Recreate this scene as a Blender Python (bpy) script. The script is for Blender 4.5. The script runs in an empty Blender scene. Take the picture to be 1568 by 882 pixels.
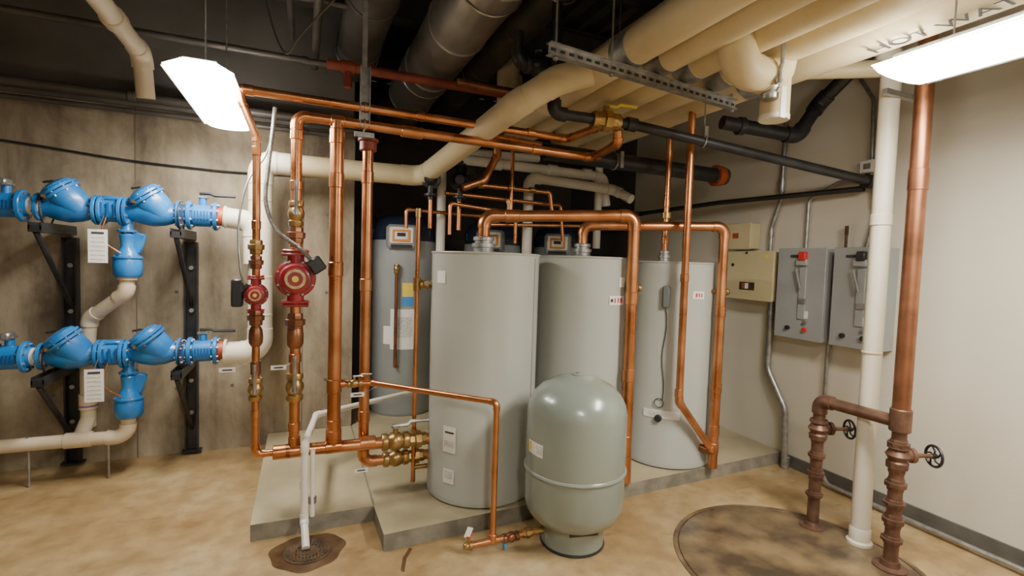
import bpy, math, random
from mathutils import Vector, Matrix
random.seed(4)
V=Vector
# ---------------------------------------------------------------- materials
def mat(name,c1,c2=None,scale=4.0,rough=.5,metal=0.0,bump=0.0,bscale=60.0,lo=.35,hi=.65,detail=5,r2=None,coat=0,spec=None):
    m=bpy.data.materials.new(name);m.use_nodes=True;nt=m.node_tree;b=nt.nodes['Principled BSDF']
    b.inputs['Base Color'].default_value=(*c1,1);b.inputs['Roughness'].default_value=rough;b.inputs['Metallic'].default_value=metal
    if coat: b.inputs['Coat Weight'].default_value=coat;b.inputs['Coat Roughness'].default_value=.15
    tc=nt.nodes.new('ShaderNodeTexCoord')
    if c2:
        n=nt.nodes.new('ShaderNodeTexNoise');n.inputs['Scale'].default_value=scale;n.inputs['Detail'].default_value=detail
        nt.links.new(tc.outputs['Object'],n.inputs['Vector'])
        r=nt.nodes.new('ShaderNodeValToRGB');r.color_ramp.elements[0].position=lo;r.color_ramp.elements[1].position=hi
        r.color_ramp.elements[0].color=(*c1,1);r.color_ramp.elements[1].color=(*c2,1)
        nt.links.new(n.outputs['Fac'],r.inputs['Fac']);nt.links.new(r.outputs['Color'],b.inputs['Base Color'])
        if r2 is not None:
            mr=nt.nodes.new('ShaderNodeMapRange');mr.inputs['From Min'].default_value=lo;mr.inputs['From Max'].default_value=hi
            mr.inputs['To Min'].default_value=rough;mr.inputs['To Max'].default_value=r2
            nt.links.new(n.outputs['Fac'],mr.inputs['Value']);nt.links.new(mr.outputs['Result'],b.inputs['Roughness'])
    if bump:
        n2=nt.nodes.new('ShaderNodeTexNoise');n2.inputs['Scale'].default_value=bscale;n2.inputs['Detail'].default_value=4
        nt.links.new(tc.outputs['Object'],n2.inputs['Vector'])
        bp=nt.nodes.new('ShaderNodeBump');bp.inputs['Strength'].default_value=bump;bp.inputs['Distance'].default_value=.01
        nt.links.new(n2.outputs['Fac'],bp.inputs['Height']);nt.links.new(bp.outputs['Normal'],b.inputs['Normal'])
    return m
def emis(name,c,s):
    m=bpy.data.materials.new(name);m.use_nodes=True;b=m.node_tree.nodes['Principled BSDF']
    b.inputs['Base Color'].default_value=(*c,1);b.inputs['Emission Color'].default_value=(*c,1);b.inputs['Emission Strength'].default_value=s
    return m
COP=mat('copper',(.47,.18,.068),(.68,.31,.14),scale=5,rough=.26,metal=.93,r2=.38)
COPD=mat('copper_oxidised',(.22,.095,.05),(.36,.155,.08),scale=7,rough=.38,metal=.82)
BROWN=mat('rusty_steel',(.12,.065,.045),(.21,.115,.075),scale=12,rough=.45,metal=.6)
BRASS=mat('brass',(.33,.20,.07),(.50,.33,.13),scale=15,rough=.35,metal=.85)
BLUE=mat('blue_epoxy',(.012,.14,.42),(.025,.22,.58),scale=6,rough=.33,coat=.3)
BLUED=mat('blue_epoxy_dark',(.01,.09,.28),rough=.4)  # darker blue for the bars on valves and couplings
PVC=mat('cream_pvc',(.60,.50,.35),(.68,.58,.42),scale=5,rough=.4)
WPVC=mat('white_pvc',(.70,.66,.57),(.77,.73,.64),scale=5,rough=.35)
INS=mat('cream_insulation',(.58,.47,.27),(.70,.60,.38),scale=2.5,rough=.5,bump=.15,bscale=25)
INSW=mat('white_insulation',(.68,.62,.49),(.76,.71,.58),scale=3,rough=.5)
BLK=mat('black_steel',(.010,.011,.013),(.025,.025,.027),scale=8,rough=.42)
BLKP=mat('black_plastic',(.015,.016,.02),rough=.4)
GAL=mat('galvanised',(.28,.28,.27),(.44,.44,.42),scale=18,rough=.38,metal=.75)
DUCT=mat('duct_metal',(.36,.34,.31),(.54,.52,.48),scale=3,rough=.36,metal=.8,bump=.1,bscale=8)
DUCTD=mat('dark_duct',(.07,.063,.055),(.12,.108,.095),scale=3,rough=.5,metal=.4)
TANK=mat('tank_grey',(.375,.385,.345),(.415,.425,.38),scale=1.5,rough=.33,coat=.2)
TANKD=mat('tank_ring',(.25,.26,.23),rough=.45)
EXP=mat('expansion_green_grey',(.205,.24,.205),(.235,.27,.23),scale=2,rough=.26,coat=.5,bump=.04,bscale=120)
HWH=mat('heater_bluegrey',(.29,.31,.315),(.33,.35,.35),scale=2,rough=.4)
HTOP=mat('heater_top_navy',(.02,.03,.06),rough=.35)
ORG=mat('orange_plastic',(.75,.27,.03),rough=.4)
WHT=mat('white_plastic',(.80,.79,.75),rough=.4)
PAPER=mat('paper_label',(.78,.77,.72),(.68,.67,.63),scale=60,rough=.7,lo=.55,hi=.7)
FINE=mat('fineprint',(.42,.42,.42),(.75,.75,.70),scale=90,rough=.7)
INK=mat('ink',(.04,.04,.05),rough=.7)
REDI=mat('red_ink',(.6,.03,.03),rough=.6)
YEL=mat('yellow_label',(.8,.62,.08),rough=.6)
BLUL=mat('blue_label',(.05,.25,.6),rough=.6)
RED=mat('pump_red',(.22,.010,.016),(.33,.018,.026),scale=8,rough=.35,coat=.3)
REDP=mat('red_pipe',(.20,.035,.02),(.28,.06,.03),scale=5,rough=.45)
ORED=mat('orange_coupling',(.40,.075,.025),rough=.45)
BOXC=mat('cream_box',(.56,.48,.27),(.62,.54,.32),scale=3,rough=.45)
BOXG=mat('grey_enclosure',(.29,.30,.295),(.34,.35,.345),scale=2,rough=.45)
IRON=mat('cast_iron',(.06,.038,.022),(.14,.085,.045),scale=14,rough=.55,metal=.4,bump=.4,bscale=50)
LAMP=emis('fluorescent_diffuser',(1.0,.955,.865),76)
FIX=mat('fixture_white',(.8,.8,.78),rough=.4)

# ---------------------------------------------------------------- mesh builder
def basis(ax):
    ax=V(ax).normalized();h=V((0,0,1)) if abs(ax.z)<.9 else V((0,1,0))
    u=h.cross(ax).normalized();w=ax.cross(u);return u,w,ax
class B:
    def __init__(s,name): s.n=name;s.v=[];s.f=[];s.m=[];s.ms=[]
    def mi(s,m):
        if m not in s.ms: s.ms.append(m)
        return s.ms.index(m)
    def add(s,vs,fs,m):
        o=len(s.v);k=s.mi(m);s.v+=[tuple(v) for v in vs]
        for f in fs: s.f.append([i+o for i in f]);s.m.append(k)
    def lathe(s,o,ax,prof,m,seg=24):
        o=V(o);u,w,a=basis(ax);vs=[];fs=[]
        for (r,h) in prof:
            for i in range(seg):
                t=2*math.pi*i/seg;vs.append(o+a*h+(u*math.cos(t)+w*math.sin(t))*max(r,1e-4))
        for j in range(len(prof)-1):
            for i in range(seg):
                k=(i+1)%seg;fs.append([j*seg+i,j*seg+k,(j+1)*seg+k,(j+1)*seg+i])
        fs.append(list(range(seg))[::-1]);n=(len(prof)-1)*seg;fs.append([n+i for i in range(seg)])
        s.add(vs,fs,m);return s
    def cyl(s,a,b,r,m,r2=None,seg=20):
        a=V(a);b=V(b);L=(b-a).length
        return s.lathe(a,b-a,[(r,0),(r if r2 is None else r2,L)],m,seg)
    def ccyl(s,a,b,r,m,c=.004,seg=24):
        a=V(a);b=V(b);L=(b-a).length
        return s.lathe(a,b-a,[(r-c,0),(r,c),(r,L-c),(r-c,L)],m,seg)
    def box(s,c,sz,m,rot=None,ch=.0):
        c=V(c);R=rot or Matrix.Identity(3)
        x,y,z=[d/2 for d in sz]
        if ch>0:
            vs=[];idx={}
            fs=[]
            for sx in(-1,1):
                for sy in(-1,1):
                    for sz_ in(-1,1):
                        for k,q in enumerate(((x,y-ch,z-ch),(x-ch,y,z-ch),(x-ch,y-ch,z))):
                            idx[(sx,sy,sz_,k)]=len(vs);vs.append(c+R@V((q[0]*sx,q[1]*sy,q[2]*sz_)))
            g=lambda *a:idx[a]
            for q in(-1,1):
                fs.append([g(q,-1,-1,0),g(q,1,-1,0),g(q,1,1,0),g(q,-1,1,0)])
                fs.append([g(-1,q,-1,1),g(1,q,-1,1),g(1,q,1,1),g(-1,q,1,1)])
                fs.append([g(-1,-1,q,2),g(1,-1,q,2),g(1,1,q,2),g(-1,1,q,2)])
                for t in(-1,1):
                    fs.append([g(q,t,-1,0),g(q,t,1,0),g(q,t,1,1),g(q,t,-1,1)])
                    fs.append([g(q,-1,t,0),g(q,1,t,0),g(q,1,t,2),g(q,-1,t,2)])
                    fs.append([g(-1,q,t,1),g(1,q,t,1),g(1,q,t,2),g(-1,q,t,2)])
                    for w in(-1,1): fs.append([g(q,t,w,0),g(q,t,w,1),g(q,t,w,2)])
            s.add(vs,fs,m);return s
        vs=[c+R@V((x*i,y*j,z*k)) for i in(-1,1) for j in(-1,1) for k in(-1,1)]
        s.add(vs,[[0,1,3,2],[4,6,7,5],[0,4,5,1],[2,3,7,6],[0,2,6,4],[1,5,7,3]],m);return s
    def sweep(s,P,r,m,seg=14,cap=True):
        P=[V(q) for q in P];n=len(P)
        T=[]
        for i in range(n):
            d=(P[min(i+1,n-1)]-P[max(i-1,0)]);T.append(d.normalized())
        u,w,_=basis(T[0]);vs=[];fs=[]
        for i in range(n):
            u=(u-T[i]*u.dot(T[i]));u.normalize();w=T[i].cross(u)
            for k in range(seg):
                t=2*math.pi*k/seg;vs.append(P[i]+(u*math.cos(t)+w*math.sin(t))*r)
        for j in range(n-1):
            for i in range(seg):
                k=(i+1)%seg;fs.append([j*seg+i,j*seg+k,(j+1)*seg+k,(j+1)*seg+i])
        if cap: fs.append(list(range(seg))[::-1]);fs.append([(n-1)*seg+i for i in range(seg)])
        s.add(vs,fs,m);return s
    def pipe(s,pts,r,m,fr=1.7,fit=True,seg=16,fm=None,fs=1.16):
        pts=[V(q) for q in pts];out=[pts[0]];arcs=[]
        for i in range(1,len(pts)-1):
            a,b,c=pts[i-1],pts[i],pts[i+1];d1=(a-b);d2=(c-b);l1=d1.length;l2=d2.length;d1.normalize();d2.normalize()
            ang=math.acos(max(-1,min(1,d1.dot(d2))))
            if ang>math.pi-.06: out.append(b);continue
            R=fr*r;t=min(R/math.tan(ang/2),l1*.45,l2*.45);R=t*math.tan(ang/2)
            p1=b+d1*t;p2=b+d2*t;bis=(d1+d2).normalized();cen=b+bis*(R/math.sin(ang/2))
            arc=[];e1=p1-cen;e2=p2-cen;th=e1.angle(e2)
            for k in range(9):
                f=k/8;q=(e1*math.sin((1-f)*th)+e2*math.sin(f*th))/math.sin(th);arc.append(cen+q)
            out+=arc
            arcs.append([p1+d1*min(r*.9,l1*.1)]+arc+[p2+d2*min(r*.9,l2*.1)])
        out.append(pts[-1]);s.sweep(out,r,m,seg)
        if fit:
            for A in arcs: s.sweep(A,r*fs,fm or m,seg)
        return s
    def sleeve(s,p,ax,r,L,m,k=1.18):
        a=V(ax).normalized();p=V(p);return s.ccyl(p-a*L/2,p+a*L/2,r*k,m,c=min(r*.1,L*.2),seg=22)
    def torus(s,c,ax,R,r,m,n=28,seg=8):
        u,w,a=basis(ax);c=V(c);P=[];vs=[];fs=[]
        for i in range(n):
            t=2*math.pi*i/n;d=u*math.cos(t)+w*math.sin(t)
            for k in range(seg):
                q=2*math.pi*k/seg;vs.append(c+d*(R+r*math.cos(q))+a*r*math.sin(q))
        for i in range(n):
            for k in range(seg):
                i2=(i+1)%n;k2=(k+1)%seg;fs.append([i*seg+k,i2*seg+k,i2*seg+k2,i*seg+k2])
        s.add(vs,fs,m);return s
    def flange(s,p,ax,R,t,m,nb=6,bm=None,br=None):
        u,w,a=basis(ax);p=V(p);s.ccyl(p-a*t/2,p+a*t/2,R,m,c=t*.15)
        br=br or R*.1
        for i in range(nb):
            q=2*math.pi*(i+.5)/nb;c=p+(u*math.cos(q)+w*math.sin(q))*R*.82
            s.cyl(c-a*(t*.5+br*1.2),c+a*(t*.5+br*1.2),br,bm or m,seg=6)
        return s
    def patch(s,cx,cy,R,ang,z,w,h,m,d=.002,n=6):
        a0=math.radians(ang);da=w/R;vs=[];fs=[]
        for i in range(n+1):
            a=a0-da/2+da*i/n
            for zz in(z-h/2,z+h/2): vs.append((cx+(R+d)*math.cos(a),cy+(R+d)*math.sin(a),zz))
        for i in range(n): fs.append([2*i,2*i+2,2*i+3,2*i+1])
        s.add(vs,fs,m);return s
    def valve(s,p,ax,r,m=None,hd=None,hm=None,L=None):
        m=m or BRASS;a=V(ax).normalized();p=V(p);L=L or r*5
        s.lathe(p-a*L/2,a,[(r*1.35,0),(r*1.45,L*.04),(r*1.45,L*.2),(r*1.15,L*.24),(r*1.5,L*.38),(r*1.6,L*.5),(r*1.5,L*.62),(r*1.15,L*.76),(r*1.45,L*.8),(r*1.45,L*.96),(r*1.35,L)],m,12)
        if hd is not None:
            h=V(hd).normalized();s.cyl(p,p+h*r*2.6,r*.45,m,seg=10)
            s.cyl(p+h*r*2.3,p+h*r*2.6,r*.7,GAL,seg=6)
            q=p+h*r*2.6;s.sweep([q-a*r*.5,q+a*r*2,q+a*r*2.6+h*r*.5,q+a*r*6+h*r*.5],r*.34,hm or GAL,8)
        return s
    def union(s,p,ax,r,m=None,L=None):
        m=m or BRASS;a=V(ax).normalized();p=V(p);L=L or r*3.2
        s.lathe(p-a*L/2,a,[(r*1.2,0),(r*1.3,L*.1),(r*1.3,L*.3),(r*1.65,L*.34),(r*1.7,L*.66),(r*1.3,L*.7),(r*1.3,L*.9),(r*1.2,L)],m,8);return s
    def done(s,bevel=0,angle=38):
        me=bpy.data.meshes.new(s.n);me.from_pydata(s.v,[],s.f)
        for m in s.ms: me.materials.append(m)
        me.polygons.foreach_set('material_index',s.m);me.polygons.foreach_set('use_smooth',[True]*len(s.f))
        me.validate();me.update()
        import bmesh
        bm=bmesh.new();bm.from_mesh(me);bmesh.ops.recalc_face_normals(bm,faces=bm.faces);bm.to_mesh(me);bm.free()
        try: me.set_sharp_from_angle(angle=math.radians(angle))
        except Exception: pass
        o=bpy.data.objects.new(s.n,me)
        bpy.context.collection.objects.link(o)
        return o
X=(1,0,0);Y=(0,1,0);Z=(0,0,1)

# ---------------------------------------------------------------- room materials
def nodes(m): return m.node_tree.nodes,m.node_tree.links
def floor_mat():
    m=bpy.data.materials.new('floor_epoxy_concrete');m.use_nodes=True;N,L=nodes(m);b=N['Principled BSDF']
    tc=N.new('ShaderNodeTexCoord')
    n1=N.new('ShaderNodeTexNoise');n1.inputs['Scale'].default_value=1.3;n1.inputs['Detail'].default_value=8;n1.inputs['Roughness'].default_value=.62
    n2=N.new('ShaderNodeTexNoise');n2.inputs['Scale'].default_value=9;n2.inputs['Detail'].default_value=8
    L.new(tc.outputs['Object'],n1.inputs['Vector']);L.new(tc.outputs['Object'],n2.inputs['Vector'])
    r1=N.new('ShaderNodeValToRGB');e=r1.color_ramp.elements
    e[0].position=.32;e[0].color=(.29,.18,.075,1);e[1].position=.68;e[1].color=(.51,.395,.225,1)
    x=r1.color_ramp.elements.new(.5);x.color=(.40,.275,.13,1)
    r2=N.new('ShaderNodeValToRGB');r2.color_ramp.elements[0].position=.35;r2.color_ramp.elements[0].color=(.66,.63,.58,1);r2.color_ramp.elements[1].position=.6;r2.color_ramp.elements[1].color=(1,1,1,1)
    mx=N.new('ShaderNodeMixRGB');mx.blend_type='MULTIPLY';mx.inputs['Fac'].default_value=.6
    L.new(n1.outputs['Fac'],r1.inputs['Fac']);L.new(n2.outputs['Fac'],r2.inputs['Fac'])
    L.new(r1.outputs['Color'],mx.inputs['Color1']);L.new(r2.outputs['Color'],mx.inputs['Color2'])
    n3=N.new('ShaderNodeTexNoise');n3.inputs['Scale'].default_value=3.2;n3.inputs['Detail'].default_value=12;n3.inputs['Roughness'].default_value=.75
    mp=N.new('ShaderNodeMapping');mp.inputs['Scale'].default_value=(1,2.4,1);mp.inputs['Location'].default_value=(3,1,0)
    L.new(tc.outputs['Object'],mp.inputs['Vector']);L.new(mp.outputs['Vector'],n3.inputs['Vector'])
    r3=N.new('ShaderNodeValToRGB');r3.color_ramp.elements[0].position=.57;r3.color_ramp.elements[0].color=(1,1,1,1);r3.color_ramp.elements[1].position=.70;r3.color_ramp.elements[1].color=(.46,.43,.38,1)
    L.new(n3.outputs['Fac'],r3.inputs['Fac'])
    m2=N.new('ShaderNodeMixRGB');m2.blend_type='MULTIPLY';m2.inputs['Fac'].default_value=.8
    L.new(mx.outputs['Color'],m2.inputs['Color1']);L.new(r3.outputs['Color'],m2.inputs['Color2']);L.new(m2.outputs['Color'],b.inputs['Base Color'])
    mr=N.new('ShaderNodeMapRange');mr.inputs['To Min'].default_value=.25;mr.inputs['To Max'].default_value=.5
    L.new(n2.outputs['Fac'],mr.inputs['Value']);L.new(mr.outputs['Result'],b.inputs['Roughness'])
    bp=N.new('ShaderNodeBump');bp.inputs['Strength'].default_value=.12;bp.inputs['Distance'].default_value=.01
    L.new(n2.outputs['Fac'],bp.inputs['Height']);L.new(bp.outputs['Normal'],b.inputs['Normal'])
    return m
def conc_wall():
    m=bpy.data.materials.new('cast_concrete');m.use_nodes=True;N,L=nodes(m);b=N['Principled BSDF'];b.inputs['Roughness'].default_value=.75
    tc=N.new('ShaderNodeTexCoord');mp=N.new('ShaderNodeMapping');mp.inputs['Scale'].default_value=(1,1,.5)
    L.new(tc.outputs['Object'],mp.inputs['Vector'])
    n1=N.new('ShaderNodeTexNoise');n1.inputs['Scale'].default_value=2.4;n1.inputs['Detail'].default_value=10;n1.inputs['Roughness'].default_value=.66;n1.inputs['Distortion'].default_value=.4
    L.new(mp.outputs['Vector'],n1.inputs['Vector'])
    r1=N.new('ShaderNodeValToRGB');e=r1.color_ramp.elements
    e[0].position=.34;e[0].color=(.15,.118,.078,1);e[1].position=.64;e[1].color=(.42,.355,.255,1)
    x=e.new(.49);x.color=(.29,.24,.165,1)
    L.new(n1.outputs['Fac'],r1.inputs['Fac'])
    v=N.new('ShaderNodeTexVoronoi');v.inputs['Scale'].default_value=22;L.new(tc.outputs['Object'],v.inputs['Vector'])
    r2=N.new('ShaderNodeValToRGB');r2.color_ramp.elements[0].position=.03;r2.color_ramp.elements[0].color=(.5,.47,.43,1);r2.color_ramp.elements[1].position=.08;r2.color_ramp.elements[1].color=(1,1,1,1)
    L.new(v.outputs['Distance'],r2.inputs['Fac'])
    mx=N.new('ShaderNodeMixRGB');mx.blend_type='MULTIPLY';mx.inputs['Fac'].default_value=.7
    L.new(r1.outputs['Color'],mx.inputs['Color1']);L.new(r2.outputs['Color'],mx.inputs['Color2'])
    # vertical weeping streaks
    mp2=N.new('ShaderNodeMapping');mp2.inputs['Scale'].default_value=(5,1,.35);L.new(tc.outputs['Object'],mp2.inputs['Vector'])
    n4=N.new('ShaderNodeTexNoise');n4.inputs['Scale'].default_value=2.0;n4.inputs['Detail'].default_value=6;L.new(mp2.outputs['Vector'],n4.inputs['Vector'])
    r4=N.new('ShaderNodeValToRGB');r4.color_ramp.elements[0].position=.35;r4.color_ramp.elements[0].color=(.6,.56,.5,1);r4.color_ramp.elements[1].position=.55;r4.color_ramp.elements[1].color=(1,1,1,1)
    L.new(n4.outputs['Fac'],r4.inputs['Fac'])
    m2=N.new('ShaderNodeMixRGB');m2.blend_type='MULTIPLY';m2.inputs['Fac'].default_value=.55
    L.new(mx.outputs['Color'],m2.inputs['Color1']);L.new(r4.outputs['Color'],m2.inputs['Color2']);L.new(m2.outputs['Color'],b.inputs['Base Color'])
    bp=N.new('ShaderNodeBump');bp.inputs['Strength'].default_value=.25;bp.inputs['Distance'].default_value=.01
    L.new(n1.outputs['Fac'],bp.inputs['Height']);L.new(bp.outputs['Normal'],b.inputs['Normal'])
    return m
FLOOR=floor_mat();CONC=conc_wall()
WWALL=mat('painted_wall',(.57,.525,.425),(.64,.595,.49),scale=.9,rough=.6,bump=.08,bscale=40,detail=7)
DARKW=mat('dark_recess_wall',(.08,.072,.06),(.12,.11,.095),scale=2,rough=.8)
DECK=mat('steel_deck',(.055,.049,.041),(.095,.085,.072),scale=4,rough=.65,metal=.2)
PAD=mat('pad_concrete',(.33,.28,.17),(.48,.41,.26),scale=2.2,rough=.42,bump=.15,bscale=12,detail=8)
PADE=mat('pad_edge',(.16,.15,.12),(.27,.245,.19),scale=9,rough=.6,bump=.3,bscale=30)
BASE=mat('baseboard_grey',(.09,.08,.07),(.13,.12,.10),scale=6,rough=.55)
STAIN=mat('dark_worn_cover',(.065,.046,.028),(.25,.17,.085),scale=3.6,rough=.33,lo=.40,hi=.64,detail=9,bump=.1)
WET=mat('wet_stain',(.075,.040,.020),(.15,.085,.04),scale=9,rough=.18,lo=.35,hi=.7)

CH=4.0
def slab(name,a,b,m):
    o=B(name);o.box([(a[i]+b[i])/2 for i in range(3)],[b[i]-a[i] for i in range(3)],m);return o.done()
slab('floor',(-3.7,-2.6,-.1),(4.02,7.1,0),FLOOR)
slab('wall_back',(-3.7,4.8,0),(.43,5.0,2.80),CONC)
slab('wall_back_upper_shaded',(-3.7,4.92,2.80),(.43,5.0,CH),DARKW)  # darker upper wall; the shade above the hanging fixtures is put into its colour
slab('wall_right',(3.87,-2.6,0),(4.02,5.25,CH),WWALL)
slab('wall_left',(-3.85,-2.6,0),(-3.7,5.0,CH),CONC)
slab('wall_front',(-3.85,-2.75,0),(4.02,-2.6,CH),WWALL)
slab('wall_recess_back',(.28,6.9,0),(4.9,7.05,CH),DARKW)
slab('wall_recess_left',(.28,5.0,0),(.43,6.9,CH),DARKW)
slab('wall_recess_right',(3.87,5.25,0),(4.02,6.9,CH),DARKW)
d=B('ceiling');prof=[];x=-3.85
while x<4.1:
    prof+=[(x,CH),(x+.05,CH+.06),(x+.12,CH+.06),(x+.17,CH)];x+=.22
vs=[];fs=[]
for (px,pz) in prof: vs+=[(px,-2.75,pz),(px,7.05,pz)]
for i in range(len(prof)-1): fs.append([2*i,2*i+1,2*i+3,2*i+2])
d.add(vs,fs,DECK);d.done(angle=10)
slab('ceiling_slab',(-3.85,-2.75,CH+.08),(4.1,7.05,CH+.2),DECK)
for yy in (.6,2.5,4.5,6.0):
    j=B('steel_beam');j.box((.08,yy,CH-.012),(7.5,.14,.016),DECK);j.box((.08,yy,CH-.26),(7.5,.14,.016),DECK);j.box((.08,yy,CH-.14),(7.5,.012,.24),DECK);j.done()
b=B('baseboard_right');b.box((3.862,1.2,.05),(.016,3.5,.10),BASE);b.done()
JT=mat('joint',(.16,.12,.08),rough=.8)
w=B('trim_1')
for xx in (-2.45,-1.22,.0): w.box((xx,4.799,1.4),(.008,.004,2.8),JT)
w.box((-1.63,4.78,2.81),(4.1,.05,.03),BASE)
for xx in (-2.1,-1.75,-.95,-.55,.2): 
    for zz in (.55,1.35,2.05): w.cyl((xx,4.797,zz),(xx,4.8,zz),.014,BASE,seg=12)
w.done()
pd=B('concrete_pad')
def prism(o,poly,z0,z1,mt,me):
    n=len(poly);vs=[(x,y,z1) for x,y in poly]+[(x,y,z0) for x,y in poly]
    o.add(vs,[list(range(n))],mt);o.add(vs,[[i,(i+1)%n,(i+1)%n+n,i+n] for i in range(n)],me)
prism(pd,[(-.27,3.17),(.43,3.17),(.44,2.81),(3.86,2.99),(3.86,6.8),(.44,6.8),(.44,4.79),(-.27,4.79)],0,.1,PAD,PADE)
pd.box((.43,3.98,.1003),(.012,1.6,.0012),PADE)
pd.done()
dr=B('floor_drain')
vs=[]
for i in range(60):
    t=2*math.pi*i/60;k=1+.05*math.sin(3*t)+.035*math.sin(7*t+1);vs.append((.04+.20*k*math.cos(t),2.955+.185*k*math.sin(t),.0015))
dr.add(vs,[list(range(60))],WET)
dr.lathe((.04,2.96,0),Z,[(.13,0),(.13,.005),(.115,.006),(.11,.003)],IRON,36)
for i in range(-5,6):
    L=math.sqrt(max(.11**2-(i*.018)**2,0));dr.box((.04+i*.018,2.96,.005),(.009,L*1.9,.004),IRON)
dr.torus((.04,2.96,.006),Z,.065,.003,IRON)
dr.done()
cr=B('floor_stain')
vs=[(.50,2.60,.0015),(.515,2.58,.0015),(.53,2.63,.0015),(.55,2.70,.0015),(.60,2.78,.0015),(.585,2.80,.0015),(.53,2.71,.0015)];cr.add(vs,[[0,1,2,3,4,5,6]],WET)
cr.done()
mc=B('floor_access_cover')
mc.lathe((2.64,1.90,0),Z,[(.68,0),(.68,.004),(.66,.005),(.655,.003),(.645,.003),(.64,.005)],STAIN,64)
mc.torus((2.64,1.9,.003),Z,.65,.004,IRON,n=64,seg=6);mc.done()

# ---------------------------------------------------------------- fluorescent fixtures
def fixture(x0,x1,y0,y1,z):
    f=B('fluorescent_light_fixture');cx=(x0+x1)/2;cy=(y0+y1)/2;w=x1-x0;l=y1-y0
    n=8
    f.box((cx,cy,z+.056),(w*.5,l*.96,.022),FIX,ch=.006)
    for sx in(-1,1):
        f.add([(cx+sx*w*.25,y0,z+.045),(cx+sx*w*.25,y1,z+.045),(cx+sx*w*.5,y1,z-.004),(cx+sx*w*.5,y0,z-.004),
               (cx+sx*w*.25,y0,z+.050),(cx+sx*w*.25,y1,z+.050),(cx+sx*w*.51,y1,z-.002),(cx+sx*w*.51,y0,z-.002)],
              [[0,1,2,3],[4,7,6,5],[0,3,7,4],[1,5,6,2],[3,2,6,7]],FIX)
    vs=[];fs=[]
    for i in range(n+1):
        a=-1+2*i/n;zz=z+.008-.034*math.sqrt(max(0,1-a*a))
        vs+=[(cx+a*w*.49,y0,zz),(cx+a*w*.49,y1,zz)]
    for i in range(n): fs.append([2*i,2*i+2,2*i+3,2*i+1])
    k=len(vs);vs+=[(cx-w*.25,y0,z+.045),(cx+w*.25,y0,z+.045),(cx-w*.25,y1,z+.045),(cx+w*.25,y1,z+.045)]
    fs.append([2*i for i in range(n+1)]+[k+1,k]);fs.append([2*i+1 for i in range(n+1)][::-1]+[k+2,k+3])
    f.add(vs,fs,LAMP)
    for yy in(y0+.2,y1-.2): f.cyl((cx,yy,z+.065),(cx,yy,CH),.004,GAL,seg=6)
    f.done(angle=60)
fixture(-.655,-.335,2.99,4.19,2.6)
fixture(2.33,2.76,.22,1.48,2.6)
fixture(.1,.4,-1.6,-.3,2.75)  # unseen fixture added behind the camera to brighten the room

# ---------------------------------------------------------------- storage tanks
def tank(cx,cy,R,top,az):
    t=B('hot_water_storage_tank')
    t.lathe((cx,cy,.1),Z,[(R*.96,0),(R*.96,.02)],BLK,64)
    t.lathe((cx,cy,.1),Z,[(R*.99,.008),(R*1.006,.012),(R*1.006,.05),(R*.997,.055),(R*.997,top-.115),(R*1.006,top-.112),(R*1.008,top-.108),(R*1.006,top-.104),(R*.975,top-.1),(R*.5,top-.094),(.001,top-.092)],TANK,72)
    t.torus((cx,cy,top-.004),Z,R*1.0,.006,TANK,n=72)
    a=math.radians(az+62);t.box((cx+R*math.cos(a),cy+R*math.sin(a),(top+.1)/2),(.003,.012,top-.16),TANKD,rot=Matrix.Rotation(a,3,'Z'))
    return t
def nozzle(t,p,r,h,m=None):
    p=V(p);t.lathe(p,Z,[(r*2.3,-.012),(r*2.3,.004),(r*1.7,.008),(r*1.7,h*.3),(r*1.95,h*.32),(r*1.95,h*.55),(r*1.5,h*.58),(r*1.5,h*.72),(r*1.75,h*.74),(r*1.75,h*.94),(r*1.3,h)],m or GAL,12)
t=tank(1.17,3.25,.37,1.735,-110)
nozzle(t,(1.15,3.25,1.74),.042,.11)
t.patch(1.17,3.25,.37,-143,.53,.10,.17,PAPER);t.patch(1.17,3.25,.37,-143,.575,.07,.012,INK,d=.003);t.patch(1.17,3.25,.37,-143,.50,.08,.04,FINE,d=.003)
t.patch(1.17,3.25,.37,-143,.29,.085,.095,PAPER);t.patch(1.17,3.25,.37,-143,.30,.06,.05,FINE,d=.003)
t.patch(1.17,3.25,.37,-160,1.57,.09,.08,PAPER)
t.done()
t=tank(2.02,3.32,.37,1.735,-121);nozzle(t,(1.98,3.32,1.74),.036,.10)
t.patch(2.02,3.32,.371,-84,1.43,.13,.065,PAPER)
t.patch(2.02,3.32,.371,-78,1.56,.05,.07,PAPER)
for k,ww in enumerate((.022,.012,.012,.02)): t.patch(2.02,3.32,.371,-91+k*4.2,1.43,ww*.9,.034 if k else .022,REDI if k!=0 else INK,d=.004)
t.done()
t=tank(2.84,3.3,.36,1.72,-131);nozzle(t,(2.75,3.3,1.725),.026,.09)
t.patch(2.84,3.3,.361,-97,1.47,.10,.06,PAPER)
for k,ww in enumerate((.018,.012,.012)): t.patch(2.84,3.3,.361,-100+k*3.6,1.47,ww*.9,.03,REDI,d=.004)
a=math.radians(-136);c=V((2.84+.37*math.cos(a),3.3+.37*math.sin(a),1.45));t.box(c,(.05,.055,.17),mat('thermostat_cover',(.13,.14,.14),rough=.4),rot=Matrix.Rotation(a,3,'Z'),ch=.01)
P=[]
for i in range(40):
    f=i/39;zz=1.36-.72*f;aa=a+.03*math.sin(f*9);P.append((2.84+.367*math.cos(aa),3.3+.367*math.sin(aa),zz))
t.sweep(P,.003,BLK,6)
aa=math.radians(-139);t.torus((2.84+.368*math.cos(aa),3.3+.368*math.sin(aa),.62),(math.cos(aa),math.sin(aa),0),.035,.003,BLK)
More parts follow.
